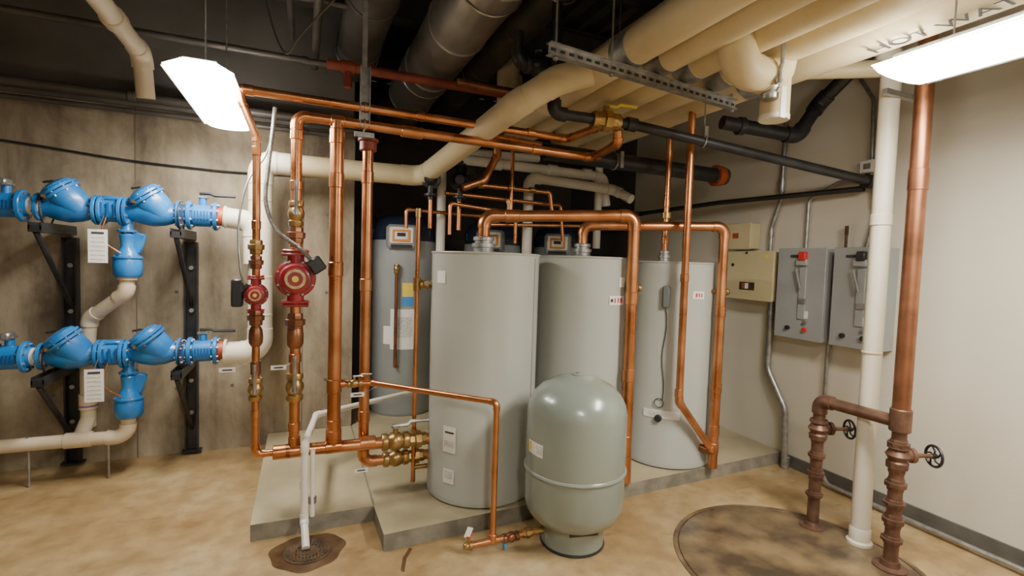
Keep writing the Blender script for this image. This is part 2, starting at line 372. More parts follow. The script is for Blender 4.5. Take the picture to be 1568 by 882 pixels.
t.patch(2.84,3.3,.361,-136,.53,.28,.065,PAPER);t.patch(2.84,3.3,.361,-143,.53,.10,.04,FINE,d=.003)
t.lathe((2.84+.36*math.cos(aa),3.3+.36*math.sin(aa),.50),(math.cos(aa),math.sin(aa),0),[(.028,0),(.028,.02),(.02,.024)],BLK,20)
t.done()

# ---------------------------------------------------------------- expansion tank
e=B('expansion_tank');cx,cy=1.525,2.55;R=.297
pr=[(.13,.125),(.20,.14),(.255,.175),(.285,.22),(R,.27),(R,.455),(R+.006,.46),(R+.006,.475),(R,.48),(R,.80),(R-.008,.85),(R-.035,.905),(R-.09,.96),(R-.16,.998),(R-.23,1.015),(.001,1.02)]
e.lathe((cx,cy,0),Z,pr,EXP,72)
e.lathe((cx,cy,0),Z,[(.188,.0),(.188,.16),(.178,.16),(.178,0)],EXP,56)
e.torus((cx,cy,.008),Z,.188,.008,BLK,n=56)
e.torus((cx,cy,.467),Z,R+.004,.007,EXP,n=72)
e.lathe((cx,cy,1.015),Z,[(.035,0),(.035,.008),(.012,.012),(.012,.02)],EXP,20)
a=math.radians(-100);e.box((cx+.189*math.cos(a),cy+.189*math.sin(a),.140),(.01,.17,.02),BLK,rot=Matrix.Rotation(a,3,'Z'))
e.patch(cx,cy,R,-171,.62,.14,.075,PAPER);e.patch(cx,cy,R,-163,.62,.05,.05,FINE,d=.003);e.patch(cx,cy,R,178,.62,.03,.05,YEL,d=.003)
e.cyl((1.28,2.58,.085),(1.36,2.575,.085),.022,BRASS)
e.done()

# ---------------------------------------------------------------- heat-pump water heaters
def hpwh(cx,cy,R,labels=True):
    h=B('heat_pump_water_heater')
    h.lathe((cx,cy,.1),Z,[(R*.95,0),(R*.98,.02),(R,.03),(R,1.35),(R*1.01,1.36),(R*1.01,1.72),(R*.99,1.76)],HWH,56)
    h.lathe((cx,cy,.1),Z,[(R*.97,1.76),(R*1.0,1.79),(R*.98,1.88),(R*.85,1.97),(R*.55,2.02),(.001,2.03)],HTOP,56)
    for q in range(8):
        a=q*math.pi/4;h.box((cx+R*.99*math.cos(a),cy+R*.99*math.sin(a),1.93),(.02,.05,.09),BLKP,rot=Matrix.Rotation(a,3,'Z'),ch=.004)
    az=math.atan2(-cy,-cx)-math.radians(4);M=Matrix.Rotation(az,3,'Z');n=V((math.cos(az),math.sin(az),0))
    h.box(V((cx,cy,1.89))+n*(R-.03),(.14,.30,.24),HWH,rot=M,ch=.03)
    h.box(V((cx,cy,1.905))+n*(R+.045),(.02,.23,.16),WHT,rot=M,ch=.009)
    h.box(V((cx,cy,1.90))+n*(R+.058),(.012,.17,.115),ORG,rot=M,ch=.005)
    h.box(V((cx,cy,1.90))+n*(R+.065),(.010,.125,.075),WHT,rot=M,ch=.004)
    h.box(V((cx,cy,1.91))+n*(R+.071),(.004,.08,.035),BLKP,rot=M)
    h.box(V((cx,cy,1.80))+n*(R+.045),(.02,.2,.03),BLKP,rot=M)
    if labels:
        d=math.degrees(az)
        h.patch(cx,cy,R,d+12,1.33,.11,.22,YEL);h.patch(cx,cy,R,d+12,1.26,.11,.09,BLUL,d=.003)
        h.patch(cx,cy,R,d+4,.98,.24,.4,PAPER);h.patch(cx,cy,R,d-22,.92,.1,.18,PAPER);h.patch(cx,cy,R,d+4,1.0,.18,.2,FINE,d=.003)
        h.patch(cx,cy,R,d-32,1.6,.05,.03,WHT)
    return h
h=hpwh(.97,5.22,.32)
h.cyl((.84,4.88,.62),(.84,4.88,1.54),.016,COPD);h.valve((.84,4.88,1.58),Z,.018);h.cyl((.84,4.88,1.6),(.86,4.95,1.62),.014,BRASS);h.cyl((.84,4.88,.62),(.9,4.95,.60),.014,BRASS)
h.cyl((1.05,4.87,.5),(1.05,4.87,1.5),.014,COPD)
h.done()
hpwh(1.95,5.22,.31).done();hpwh(2.80,5.22,.31).done()

# ---------------------------------------------------------------- copper piping
PL=mat('pump_label',(.45,.28,.10),(.6,.5,.3),scale=50,rough=.4)
def pump(b,x,y,z,R,box_dir=1,Lz=None):
    Lz=Lz or R*1.15
    b.lathe((x,y+R*.35,z),(0,-1,0),[(R*.7,0),(R*.98,R*.12),(R*1.0,R*.5),(R*1.0,R*.62),(R*.9,R*.7)],RED,36)
    for i in range(8):
        q=2*math.pi*(i+.5)/8;b.cyl((x+R*.9*math.cos(q),y-R*.35,z+R*.9*math.sin(q)),(x+R*.9*math.cos(q),y-R*.42,z+R*.9*math.sin(q)),R*.06,GAL,seg=6)
    b.lathe((x,y-R*.3,z),(0,-1,0),[(R*.8,0),(R*.76,R*.5),(R*.7,R*.8),(R*.6,R*.86)],RED,32)
    b.cyl((x,y-R*1.155,z),(x,y-R*1.18,z),R*.5,PL,seg=28)
    b.cyl((x,y-R*1.175,z),(x,y-R*1.2,z),R*.36,RED,seg=24);b.cyl((x,y-R*1.195,z),(x,y-R*1.22,z),R*.16,YEL,seg=16)
    for sg in(-1,1):
        b.cyl((x,y,z+sg*R*.5),(x,y,z+sg*Lz*1.2),R*.42,RED)
        b.box((x,y,z+sg*Lz*1.25),(R*1.35,R*.8,R*.16),RED,ch=R*.05)
        b.box((x,y,z+sg*Lz*1.43),(R*1.3,R*.75,R*.14),RED,ch=R*.05)
        for q in(-1,1): b.cyl((x+q*R*.52,y,z+sg*Lz*1.15),(x+q*R*.52,y,z+sg*Lz*1.55),R*.09,GAL,seg=6)
    rm=Matrix.Rotation(math.radians(-35*box_dir),3,'Y')
    b.box((x+box_dir*R*1.0,y-R*.5,z+R*.72),(R*.75,R*.7,R*.8),BLKP,rot=rm,ch=R*.08)
a=B('copper_circulation_pipe_with_pump');xa=-.255
a.pipe([(xa,3.3,1.0),(xa,3.3,2.36),(-.33,3.3,2.55),(-.34,3.3,2.62)],.022,COP)
a.pipe([(xa,3.3,1.0),(xa,3.3,.47),(-.12,3.3,.47)],.022,COP)
for z_ in(2.28,1.85,1.3,.72): a.sleeve((xa,3.3,z_),Z,.022,.05,COP)
a.union((xa,3.3,1.72),Z,.027);a.union((xa,3.3,1.63),Z,.024,COPD)
pump(a,xa,3.3,1.44,.068,-1,.075)
a.box((xa-.095,3.28,1.45),(.06,.08,.16),BLKP,ch=.008)
a.union((xa,3.3,1.30),Z,.028,COPD);a.lathe((xa,3.3,1.13),Z,[(.026,0),(.038,.02),(.04,.06),(.036,.1),(.026,.12)],COPD,16)
a.sleeve((xa,3.3,1.0),Z,.022,.08,COPD,1.3)
a.valve((xa,3.3,.87),Z,.027,hd=(0,-1,0));a.done()
a=B('copper_circulation_pipe_with_pump');xb=-.04
a.pipe([(xb,3.3,.47),(xb,3.3,2.515),(.1,3.3,2.515),(2.03,3.3,2.49),(2.0,2.93,2.52),(1.97,2.90,2.60)],.031,COP)
for z_ in(2.40,2.1,1.75,1.05,.62): a.sleeve((xb,3.3,z_),Z,.031,.055,COP)
for x_ in(.19,.62,.68,1.55): a.sleeve((x_,3.3,2.514-(x_)*.012),X,.031,.08,COP,1.22)
a.valve((xb,3.3,1.93),Z,.03,hd=(0,-1,.1));a.union((xb,3.3,1.80),Z,.032,COPD)
pump(a,xb,3.3,1.54,.116,1,.115)
a.union((xb,3.3,1.27),Z,.034,COPD);a.lathe((xb,3.3,1.11),Z,[(.032,0),(.048,.025),(.05,.08),(.045,.12),(.032,.14)],COPD,16)
a.valve((xb,3.3,.87),Z,.034,hd=(0,-1,0));a.done()
a=B('copper_riser_pipe');xc=.19
a.pipe([(xc,3.3,.47),(xc,3.3,2.51)],.041,COP)
for z_ in(.86,1.6,2.15,2.42,.60): a.sleeve((xc,3.3,z_),Z,.041,.09,COP,1.12)
a.done()
a=B('copper_riser_pipe');xd=.385
a.pipe([(xd,3.39,2.46),(xd,3.39,.305),(.84,3.39,.305)],.034,COP)
for z_ in(2.2,1.5,.86,.62): a.sleeve((xd,3.39,z_),Z,.034,.08,COP,1.14)
a.sleeve((xd,3.39,2.40),Z,.045,.06,REDP,1.2);a.sleeve((xd,3.39,2.44),Z,.05,.02,REDP,1.3)
a.valve((.60,3.39,.305),X,.036,hd=(0,0,1),hm=BRASS,L=.17);a.union((.74,3.39,.305),X,.034);a.done()
a=B('copper_manifold_pipe')
a.pipe([(-.13,3.3,.47),(.84,3.29,.455)],.038,COP)
for x_ in(-.11,-.04,.19,.40): a.sleeve((x_,3.3,.468),X,.038,.10,COP,1.14)
a.sleeve((-.04,3.3,.53),Z,.03,.06,COP);a.sleeve((.19,3.3,.54),Z,.041,.08,COP)
a.valve((.58,3.295,.46),X,.04,hd=(0,0,1),hm=GAL,L=.18);a.union((.73,3.295,.457),X,.036);a.done()
a=B('copper_overhead_pipe')
a.pipe([(-.36,3.3,2.625),(1.80,3.3,2.605),(1.86,3.02,2.625),(1.88,2.93,2.64)],.027,COP)
for x_ in(-.3,.35,.7,1.5): a.sleeve((x_,3.3,2.622-.007*x_),X,.027,.06,COP)
a.done()
a=B('copper_expansion_feed_pipe')
a.pipe([(xc,3.3,.87),(.42,3.27,.87),(1.03,2.61,.875),(1.03,2.61,.06)],.0175,COP)
a.valve((.31,3.285,.87),X,.018,hd=(0,0,1));a.sleeve((.235,3.3,.87),X,.022,.04,COP)
a.pipe([(.88,2.63,.045),(1.03,2.61,.06),(1.3,2.58,.085)],.019,COP)
a.sleeve((1.03,2.61,.075),Z,.02,.05,COP);a.valve((1.14,2.597,.067),(1,-.1,.1),.019,COPD);a.union((1.24,2.587,.078),(1,-.1,.1),.019)
a.lathe((.86,2.632,.045),(1,-.1,0),[(.012,0),(.02,.01),(.02,.03),(.026,.035),(.026,.05),(.016,.055)],BRASS,10)
a.cyl((.89,2.628,.05),(.89,2.628,.10),.008,BRASS);a.torus((.89,2.628,.105),Z,.018,.004,REDI)
a.box((.885,2.62,.13),(.035,.003,.06),WHT,rot=Matrix.Rotation(.4,3,'Y'))
a.cyl((1.1,2.6,.06),(1.1,2.585,.01),.01,BLUL);a.done()
a=B('copper_discharge_pipe')
a.pipe([(.715,3.35,.14),(.715,3.35,1.99)],.0155,COP)
a.sleeve((.715,3.35,1.51),Z,.018,.09,BRASS,1.5);a.cyl((.70,3.35,1.51),(.84,3.33,1.51),.02,BRASS);a.valve((.78,3.34,1.51),X,.021,hd=(-.3,-1,.2));a.union((.715,3.35,.48),Z,.018);a.pipe([(.715,3.35,.24),(.86,3.35,.24)],.015,BRASS)
a.sleeve((.715,3.35,1.99),Z,.016,.06,BRASS);a.done()
a=B('copper_tank_outlet_pipe')
a.pipe([(1.15,3.25,1.84),(1.15,3.25,1.99),(2.14,2.90,2.03),(2.155,2.90,.34),(2.16,2.90,.12)],.040,COP)
for z_ in(1.45,.9,.42): a.sleeve((2.148,2.9,z_),Z,.04,.09,COP,1.13)
a.sleeve((1.33,3.186,1.997),(1,-.354,.04),.04,.1,COP,1.13);a.cyl((1.3,3.19,2.0),(1.3,3.19,2.09),.008,BRASS);a.cyl((1.3,3.19,2.08),(1.3,3.19,2.10),.014,BRASS)
a.valve((2.20,2.95,1.52),(1,-.2,0),.02);a.cyl((2.15,2.95,1.52),(2.15,3.02,1.52),.018,BRASS);a.done()
a=B('copper_tank_outlet_pipe')
a.pipe([(1.98,3.32,1.84),(1.98,3.32,1.975),(2.97,2.89,2.0),(2.972,2.89,.36),(2.975,2.89,.12)],.035,COP)
for z_ in(1.35,.75,.42,.28): a.sleeve((2.972,2.89,z_),Z,.035,.08,COP,1.14)
a.cyl((2.97,2.92,1.5),(2.93,2.99,1.5),.018,BRASS);a.valve((3.0,2.9,1.5),(1,.2,0),.02);a.done()
a=B('copper_drop_pipe')
a.pipe([(2.6,2.89,3.2),(2.61,2.89,.67),(2.94,2.87,.27),(2.96,2.89,.27)],.027,COP)
for z_ in(2.6,1.6,.74): a.sleeve((2.605,2.89,z_),Z,.027,.06,COP)
a.pipe([(2.80,3.08,.31),(2.95,2.89,.25)],.03,COPD);a.sleeve((2.83,3.02,.30),(1,-1,0),.036,.06,COPD,1.3);a.done()
a=B('copper_tank_outlet_pipe')
a.pipe([(2.75,3.3,1.8),(2.75,3.3,2.95)],.024,COP)
for z_ in(1.9,2.2,2.6): a.sleeve((2.75,3.3,z_),Z,.024,.06,COP)
a.sleeve((2.75,3.3,2.1),Z,.026,.05,BRASS,1.5);a.done()
a=B('copper_branch_pipes')
a.pipe([(1.17,4.2,1.9),(1.17,4.2,2.17),(1.79,4.2,2.12),(1.79,4.2,1.85)],.017,COP)
a.pipe([(1.22,4.25,2.36),(2.13,4.2,2.34),(2.17,4.2,2.1)],.02,COP)
a.pipe([(1.15,4.3,2.27),(2.3,4.3,2.24),(2.34,4.3,1.9)],.018,COP)
a.pipe([(1.55,4.1,2.9),(1.55,4.1,2.6),(1.44,4.1,2.38),(1.25,4.1,2.30)],.033,COP)
a.pipe([(1.74,4.2,2.9),(1.74,4.2,2.1)],.018,COP)
a.pipe([(1.35,3.9,2.72),(2.5,3.9,2.66)],.022,COP)
a.pipe([(1.6,4.35,2.02),(2.6,4.3,2.06),(2.6,4.3,1.8)],.018,COP)
a.pipe([(.85,4.5,1.95),(.85,4.5,2.12),(1.9,4.5,2.1)],.016,COP)
for x_ in(1.45,1.74,1.95): a.sleeve((x_,4.21,2.35),X,.02,.06,BRASS,1.4)
a.done()
for q in (1.02,1.28):
    a=B('black_circulator_pump');a.lathe((q,4.3,2.38),(-.3,-1,0),[(.03,-.1),(.06,-.09),(.085,-.04),(.085,.02),(.06,.03),(.055,.1),(.04,.12)],BLK,24)
    a.cyl((q,4.3,2.2),(q,4.3,2.56),.03,BLK);a.flange((q,4.3,2.24),Z,.06,.02,BLK,4);a.flange((q,4.3,2.52),Z,.06,.02,BLK,4);a.pipe([(q,4.3,2.2),(q,4.3,1.95)],.02,COP)
    a.box((q+.06,4.2,2.46),(.09,.08,.07),BLK,ch=.006);a.done()
a=B('copper_overhead_pipe');a.pipe([(1.0,3.5,2.95),(2.2,3.5,2.94)],.028,COPD);a.sleeve((1.2,3.5,2.948),X,.028,.08,COPD);a.done()
a=B('sprinkler_pipe');a.pipe([(.15,4.0,3.10),(2.0,4.0,3.10)],.036,REDP);a.pipe([(.3,4.0,3.12),(.3,4.0,2.95)],.03,REDP);a.sleeve((.3,4,3.10),X,.036,.10,REDP,1.3);a.done()

a=B('white_condensate_pipe')
a.pipe([(.03,2.97,.012),(.02,3.13,.10),(.02,3.2,.54),(.10,3.9,.50),(.95,4.5,.46)],.022,WPVC,fr=1.5)
a.pipe([(.065,3.14,.11),(.065,3.2,.5)],.014,WPVC);a.sleeve((.02,3.175,.3),(0,.15,1),.023,.05,WPVC);a.sleeve((.065,3.165,.2),(0,.15,1),.016,.04,GAL,1.5);a.done()
a=B('flexible_conduit')
def spl(P,n=12):
    P=[V(p) for p in P];o=[]
    for i in range(len(P)-1):
        p0=P[max(i-1,0)];p1=P[i];p2=P[i+1];p3=P[min(i+2,len(P)-1)]
        for k in range(n):
            t=k/n;o.append(.5*((2*p1)+(-p0+p2)*t+(2*p0-5*p1+4*p2-p3)*t*t+(-p0+3*p1-3*p2+p3)*t**3))
    o.append(P[-1]);return o
CP=[(-.16,3.32,2.55),(-.17,3.3,2.42),(-.19,3.27,2.2),(-.20,3.22,1.98),(-.14,3.18,1.82),(-.03,3.16,1.73),(.04,3.2,1.66)]
a.sweep(spl(CP),.011,GAL,8)
a.sweep(spl([(-.16,3.34,2.55),(-.2,3.36,2.3),(-.3,3.3,2.1),(-.34,3.24,1.85),(-.33,3.22,1.6),(-.31,3.24,1.5)]),.006,GAL,8)
P=spl(CP,40)
for i in range(2,len(P)-2,2): a.torus(P[i],P[i+1]-P[i-1],.011,.0022,GAL,n=10,seg=4)
a.done()
for (x_,z_) in((-.40,1.00),(-.13,1.00),(.33,.80),(.36,.30)):
    a=B('valve_tag');a.box((x_,3.27,z_),(.085,.002,.028),WHT);a.box((x_,3.2685,z_),(.05,.001,.008),INK);a.cyl((x_+.04,3.27,z_+.01),(x_+.12,3.28,z_+.04),.0015,GAL,seg=5);a.done()

# ---------------------------------------------------------------- blue backflow preventers
def check(b,x,y,z,flip=1):
    b.lathe((x-.16,y,z),X,[(.06,0),(.062,.02),(.085,.08),(.098,.15),(.09,.22),(.065,.29),(.06,.32)],BLUE,32)
    ax=V((-.62,-.12,.78)).normalized();o=V((x+.06,y,z-.02))
    b.lathe(o,ax,[(.085,0),(.10,.06),(.105,.12),(.10,.16)],BLUE,32)
    p=o+ax*.165;b.flange(p,ax,.122,.022,BLUE,8,GAL,.008);b.flange(p+ax*.026,ax,.118,.02,BLUE,8,BLUE,.008)
    b.lathe(p+ax*.036,ax,[(.105,0),(.095,.02),(.06,.035),(.05,.038)],BLUE,28)
    q=p+ax*.075;b.cyl(p+ax*.03,q,.014,BRASS,seg=10);b.sweep([q+V((-.05,0,.0)),q+V((0,0,.012)),q+V((.05,0,-.01))],.008,BLK,8)
    b.box(o+ax*.08+V((.03,0,-.02)),(.14,.012,.17),BLUE,rot=Matrix.Rotation(math.radians(-38),3,'Y'))
    b.cyl((x-.1,y-.06,z+.04),(x-.1,y-.12,z+.06),.010,BRASS,seg=8);b.box((x-.1,y-.13,z+.065),(.015,.03,.02),BRASS)
def bfly(b,x,y,z,lev=1):
    for q in(-.085,.085): b.flange((x+q,y,z),X,.108,.028,BLUE,8,GAL,.009)
    b.ccyl((x-.06,y,z),(x+.06,y,z),.082,BLUE);b.cyl((x-.12,y,z),(x+.12,y,z),.068,BLUE)
    for i in range(5): b.box((x-.04+.02*i,y-.083,z),(.008,.012,.06),BLUED)
    b.cyl((x,y,z+.07),(x,y,z+.135),.026,BLUE);b.cyl((x,y,z+.13),(x,y,z+.17),.014,GAL,seg=8)
    b.box((x,y,z+.14),(.07,.06,.012),GAL)
    if lev: b.sweep([(x-.02,y-.01,z+.165),(x+.05,y-.02,z+.168),(x+.08,y-.02,z+.155),(x+.22,y-.04,z+.155)],.011,BLK,8)
def train(z):
    b=B('backflow_preventer');y=4.4
    bfly(b,-1.83,y,z,0);b.box((-1.83,y-.02,z+.15),(.05,.1,.05),GAL,ch=.01)
    b.cyl((-1.73,y,z),(-1.62,y,z),.062,WPVC)
    b.flange((-1.66,y,z),X,.095,.02,BLUE,6,GAL,.008)
    check(b,-1.49,y,z)
    for q in(-1.345,-1.315,-1.20,-1.17): b.flange((q,y,z),X,.105,.022,BLUE,8,GAL,.009)
    b.ccyl((-1.34,y,z),(-1.16,y,z),.080,BLUE);b.box((-1.26,y,z+.085),(.13,.08,.03),BLUE,ch=.01)
    for q in(-1.30,-1.26,-1.22): b.box((q,y-.083,z),(.014,.014,.10),BLUED)
    check(b,-1.00,y,z)
    b.flange((-.85,y,z),X,.105,.026,BLUE,8,GAL,.009)
    bfly(b,-.70,y,z,1)
    b.cyl((-.6,y,z),(-.53,y,z),.07,ORED);b.torus((-.55,y,z),X,.075,.012,WPVC)
    b.pipe([(-2.6,y,z),(-1.9,y,z)],.06,BLUE);b.flange((-2.05,y,z),X,.108,.03,BLUE,8,GAL,.009)
    x=-1.17;b.lathe((x,y,z-.05),(0,0,-1),[(.035,0),(.035,.10),(.05,.12),(.045,.15),(.04,.2),(.06,.24),(.085,.29),(.09,.33),(.088,.40),(.075,.42)],BLUE,24)
    b.flange((x,y,z-.14),Z,.06,.016,BLUE,6,GAL,.006);b.flange((x,y,z-.33),Z,.092,.016,BLUE,8,GAL,.007)
    b.sweep(spl([(x-.1,y-.08,z-.05),(x-.12,y-.1,z-.2),(x-.02,y-.08,z-.3)]),.006,COP,8)
    b.box((x+.05,y,z-.22),(.10,.03,.15),BLUE,rot=Matrix.Rotation(.25,3,'Y'),ch=.01)
    b.done()
train(1.955);train(.925)
for (x_,z_) in((-1.30,1.70),(-1.33,.73)):
    a=B('inspection_tag');a.box((x_,4.26,z_),(.11,.003,.23),PAPER)
    for k in range(6): a.box((x_,4.2575,z_+.06-.03*k),(.08,.001,.007),FINE)
    a.box((x_,4.2575,z_+.09),(.07,.001,.015),INK);a.cyl((x_,4.26,z_+.11),(x_+.02,4.32,z_+.22),.002,GAL,seg=5);a.done()
a=B('pvc_drain_pipe')
a.pipe([(-1.17,4.4,1.53),(-1.18,4.4,1.37),(-1.44,4.55,1.17),(-1.46,4.56,.95),(-1.46,4.56,.36)],.047,PVC,fr=1.6)
a.pipe([(-1.17,4.4,.50),(-1.18,4.4,.31),(-2.6,4.42,.31)],.047,PVC,fr=1.8)
a.pipe([(-1.46,4.56,.42),(-1.47,4.42,.31)],.047,PVC)
a.sleeve((-1.47,4.41,.31),X,.047,.16,PVC);a.sleeve((-1.46,4.56,.55),Z,.047,.12,PVC);a.sleeve((-1.17,4.4,1.50),Z,.05,.08,PVC,1.25);a.sleeve((-1.17,4.4,.49),Z,.05,.07,PVC,1.25)
a.sleeve((-1.46,4.56,.52),Z,.048,.012,mat('purple_primer',(.25,.08,.25),rough=.5),1.2)
for q in(-1.3,-1.75): a.cyl((q,4.42,0),(q,4.42,.26),.008,GAL,seg=8);a.torus((q,4.42,.31),X,.05,.005,GAL)
a.done()
for x_ in(-1.62,-.84):
    b=B('pipe_support_bracket')
    b.box((x_-.04,4.765,.90),(.012,.06,1.72),BLK);b.box((x_+.04,4.765,.90),(.012,.06,1.72),BLK);b.box((x_,4.785,.90),(.09,.015,1.72),BLK)
    b.box((x_,4.76,.03),(.14,.07,.012),BLK)
    for zt in(1.80,.77):
        b.box((x_,4.5,zt),(.07,.56,.045),BLK)
        for sx in(-.03,.03): b.box((x_+sx,4.5,zt+.02),(.008,.56,.05),BLK)
        b.sweep([(x_,4.24,zt-.02),(x_,4.76,zt-.55)],.018,BLK,8)
        b.torus((x_,4.4,zt+.14),X,.112,.006,BLK)
    for zb in(.35,.62,1.2,1.55): b.cyl((x_,4.75,zb),(x_,4.77,zb),.018,GAL,seg=6)
    b.done()
a=B('insulated_water_pipe')
a.pipe([(-.56,4.4,.90),(-.31,4.4,.90),(-.31,4.4,2.40),(-.1,4.4,2.40)],.088,INSW,fr=1.6,fs=1.05)
a.pipe([(-.12,4.4,2.40),(.97,4.4,2.41),(1.22,2.9,2.66),(1.40,2.72,2.78),(1.66,2.72,2.88)],.084,INS,fr=1.6,fs=1.05)
a.pipe([(-.56,4.4,1.955),(-.36,4.4,1.93),(-.35,4.38,1.6)],.078,INSW,fr=1.3,fs=1.05)
for z_ in(1.2,1.5,2.1): a.sleeve((-.31,4.4,z_),Z,.088,.02,INS,1.02)
a.done()
a=B('wall_cable');a.sweep(spl([(-3.6,4.78,2.52),(-2.8,4.78,2.47),(-2.0,4.78,2.44),(-1.3,4.78,2.38),(-.8,4.78,2.36),(-.43,4.78,2.36),(.3,4.78,2.4)]),.008,BLK,8);a.done()
a=B('pvc_vent_pipe');a.pipe([(-1.02,1.2,3.02),(-1.01,4.12,3.0),(-1.0,4.18,2.72)],.055,PVC,fr=1.5);a.sleeve((-1.01,3.6,3.0),Y,.055,.1,PVC);a.done()
for (yy,zz,rr) in((4.6,2.72,.02),(4.66,2.84,.035),(4.3,3.2,.025),(3.7,3.4,.02)):
    a=B('overhead_conduit');a.pipe([(-3.6,yy,zz),(.3,yy,zz)],rr,DUCTD)
    for q in(-2.5,-1.2,0): a.sleeve((q,yy,zz),X,rr,.05,DUCTD,1.25)
    a.done()
for (xx,zz,rr) in((-2.2,3.45,.03),(-1.6,3.5,.022),(-.1,3.5,.025),(.08,3.3,.03)):
    a=B('overhead_conduit');a.pipe([(xx,-1,zz),(xx,4.7,zz)],rr,DUCTD);a.sleeve((xx,3,zz),Y,rr,.05,DUCTD,1.25);a.done()
a=B('hanging_cable');a.sweep(spl([(.3,3.0,3.3),(.0,3.0,2.9),(-.1,3.1,2.8),(-.2,3.3,3.1),(-.3,3.3,3.6)]),.006,DUCTD,6);a.done()
# ---------------------------------------------------------------- ducts
def duct(x,z,r,y0,y1,m):
    a=B('round_duct');a.cyl((x,y0,z),(x,y1,z),r,m,seg=40)
    yy=y0+.4
    while yy<y1-.1: a.torus((x,yy,z),Y,r+.002,.008,m,n=40,seg=6);yy+=.85
    for q in (y0+.6,y0+2.3,y0+4.0):
        if q<y1: a.cyl((x,q,z+r),(x,q,CH),.006,GAL,seg=6);a.torus((x,q,z),Y,r+.006,.006,GAL,n=40,seg=4)
    a.done()
duct(1.02,3.38,.22,.6,6.6,DUCT);duct(.42,3.45,.17,.6,4.85,DUCTD);duct(1.50,3.47,.13,.6,6.6,DUCTD)
# ---------------------------------------------------------------- cream insulated pipes on trapeze
rows=[(1.68,.10),(1.90,.085),(2.12,.10),(2.36,.10),(2.65,.125)]
for i,(x_,r_) in enumerate(rows):
    a=B('insulated_overhead_pipe');ends=[4.2,4.6,4.0,4.5,4.7][i]
    zc=2.785+r_
    a.pipe([(x_,-2.2,zc),(x_,ends,zc),(x_,ends+.02,3.5)],r_,INS,fr=1.4,fs=1.05,seg=28)
    for q in (-.6,.9,2.38,3.4): a.sleeve((x_,q,zc),Y,r_,.16 if abs(q-2.38)<.1 else .02,GAL if abs(q-2.38)<.1 else INSW,1.025)
    o=a.done()
    if i==4:
        cu=bpy.data.curves.new('pipe_stencil','FONT');cu.body='HOT WATER';cu.size=.12;cu.extrude=.0005;t_=bpy.data.objects.new('pipe_stencil',cu);bpy.context.collection.objects.link(t_)
        cu.materials.append(INK);t_.matrix_world=Matrix(((0,-1,0,2.64),(-1,0,0,1.66),(0,0,-1,2.782),(0,0,0,1)));t_.parent=o
a=B('insulated_overhead_pipe');a.pipe([(2.02,-2.2,3.15),(2.02,4.4,3.15)],.12,INS,seg=28)
for q in(.3,1.6,3.0): a.sleeve((2.02,q,3.15),Y,.12,.02,INSW,1.02)
a.done()
a=B('insulated_elbow_pipe')
a.pipe([(2.02,1.95,3.1),(2.02,1.95,2.70),(2.38,2.0,2.72),(2.38,2.02,3.1)],.088,INS,fr=1.35,fs=1.06)
a.cyl((2.38,2.01,2.8),(2.38,2.01,2.52),.075,INS);a.ccyl((2.38,2.01,2.50),(2.38,2.01,2.53),.078,INSW)
a.valve((2.28,1.96,2.66),Z,.03,GAL,hd=(-.3,-1,0));a.box((2.31,1.9,2.56),(.04,.006,.16),WHT,ch=.002);a.done()
a=B('strut_trapeze_hanger')
p0=V((1.12,2.28,2.75));p1=V((2.60,2.50,2.75));dd=(p1-p0);L=dd.length;rt=Matrix.Rotation(math.atan2(dd.y,dd.x),3,'Z');c=(p0+p1)/2
a.box(c,(L,.005,.06),GAL,rot=rt)
for s_ in(-.022,.022): a.box(c+rt@V((0,0,s_*1.3)),(L,.045,.004),GAL,rot=rt)
for i in range(26): a.box(p0+dd*((i+.5)/26)+rt@V((0,-.004,0)),(.028,.004,.014),BLK,rot=rt)
for f in(.03,.28,.98): 
    q=p0+dd*f;a.cyl(q+V((0,0,-.05)),V((q.x,q.y,CH)),.006,GAL,seg=6);a.cyl(q+V((0,0,-.045)),q+V((0,0,-.035)),.014,GAL,seg=6)
a.done()
a=B('strut_hanger');a.box((.35,3.34,3.2),(.03,.02,1.4),GAL);a.box((.35,3.32,2.68),(.055,.04,.38),GAL);a.box((.35,3.3,2.45),(.12,.03,.03),GAL);a.torus((.35,3.3,2.62),X,.032,.005,GAL);a.torus((.35,3.3,2.51),X,.037,.005,GAL)
for s_ in(-1,1): a.box((.35+s_*.028,3.29,2.68),(.005,.05,.38),GAL)
a.done()
# black gas pipes
a=B('black_steel_pipe')
a.pipe([(1.49,2.92,3.4),(1.49,2.92,2.65),(2.05,2.86,2.64),(3.84,2.35,2.34)],.034,BLK,fr=1.5,fs=1.35)
a.sleeve((1.49,2.92,2.86),Z,.034,.08,BLK,1.5)
a.union((1.86,2.88,2.642),(1,-.1,0),.045,BRASS,.14);a.valve((1.86,2.88,2.642),(1,-.1,0),.038,hd=(0,0,1),L=.2,hm=YEL)
dv=V((1.81,-.51,-.30));f=.28
a.torus(V((2.05,2.86,2.64))+dv*f,dv,.04,.006,GAL);q=V((2.05,2.86,2.64))+dv*f;a.cyl(q,(q.x,q.y,CH),.005,GAL,seg=6);a.box(q+V((0,-.01,.05)),(.03,.03,.10),GAL)
a.pipe([(3.80,2.40,2.30),(3.62,3.6,2.30),(3.46,4.6,2.26),(2.9,4.7,2.24)],.022,BLK)
a.sleeve((3.8,2.37,2.35),X,.04,.07,BLK,1.3)
a.done()
a=B('black_overhead_pipe');a.pipe([(1.30,3.1,3.2),(1.30,3.1,3.0),(1.9,3.1,3.0),(1.9,4.4,3.0)],.035,BLK,fs=1.3);a.valve((1.45,3.1,3.0),X,.04,BLK,hd=(0,0,1),hm=BLK);a.flange((1.62,3.1,3.0),X,.07,.02,BLK,6);a.done()
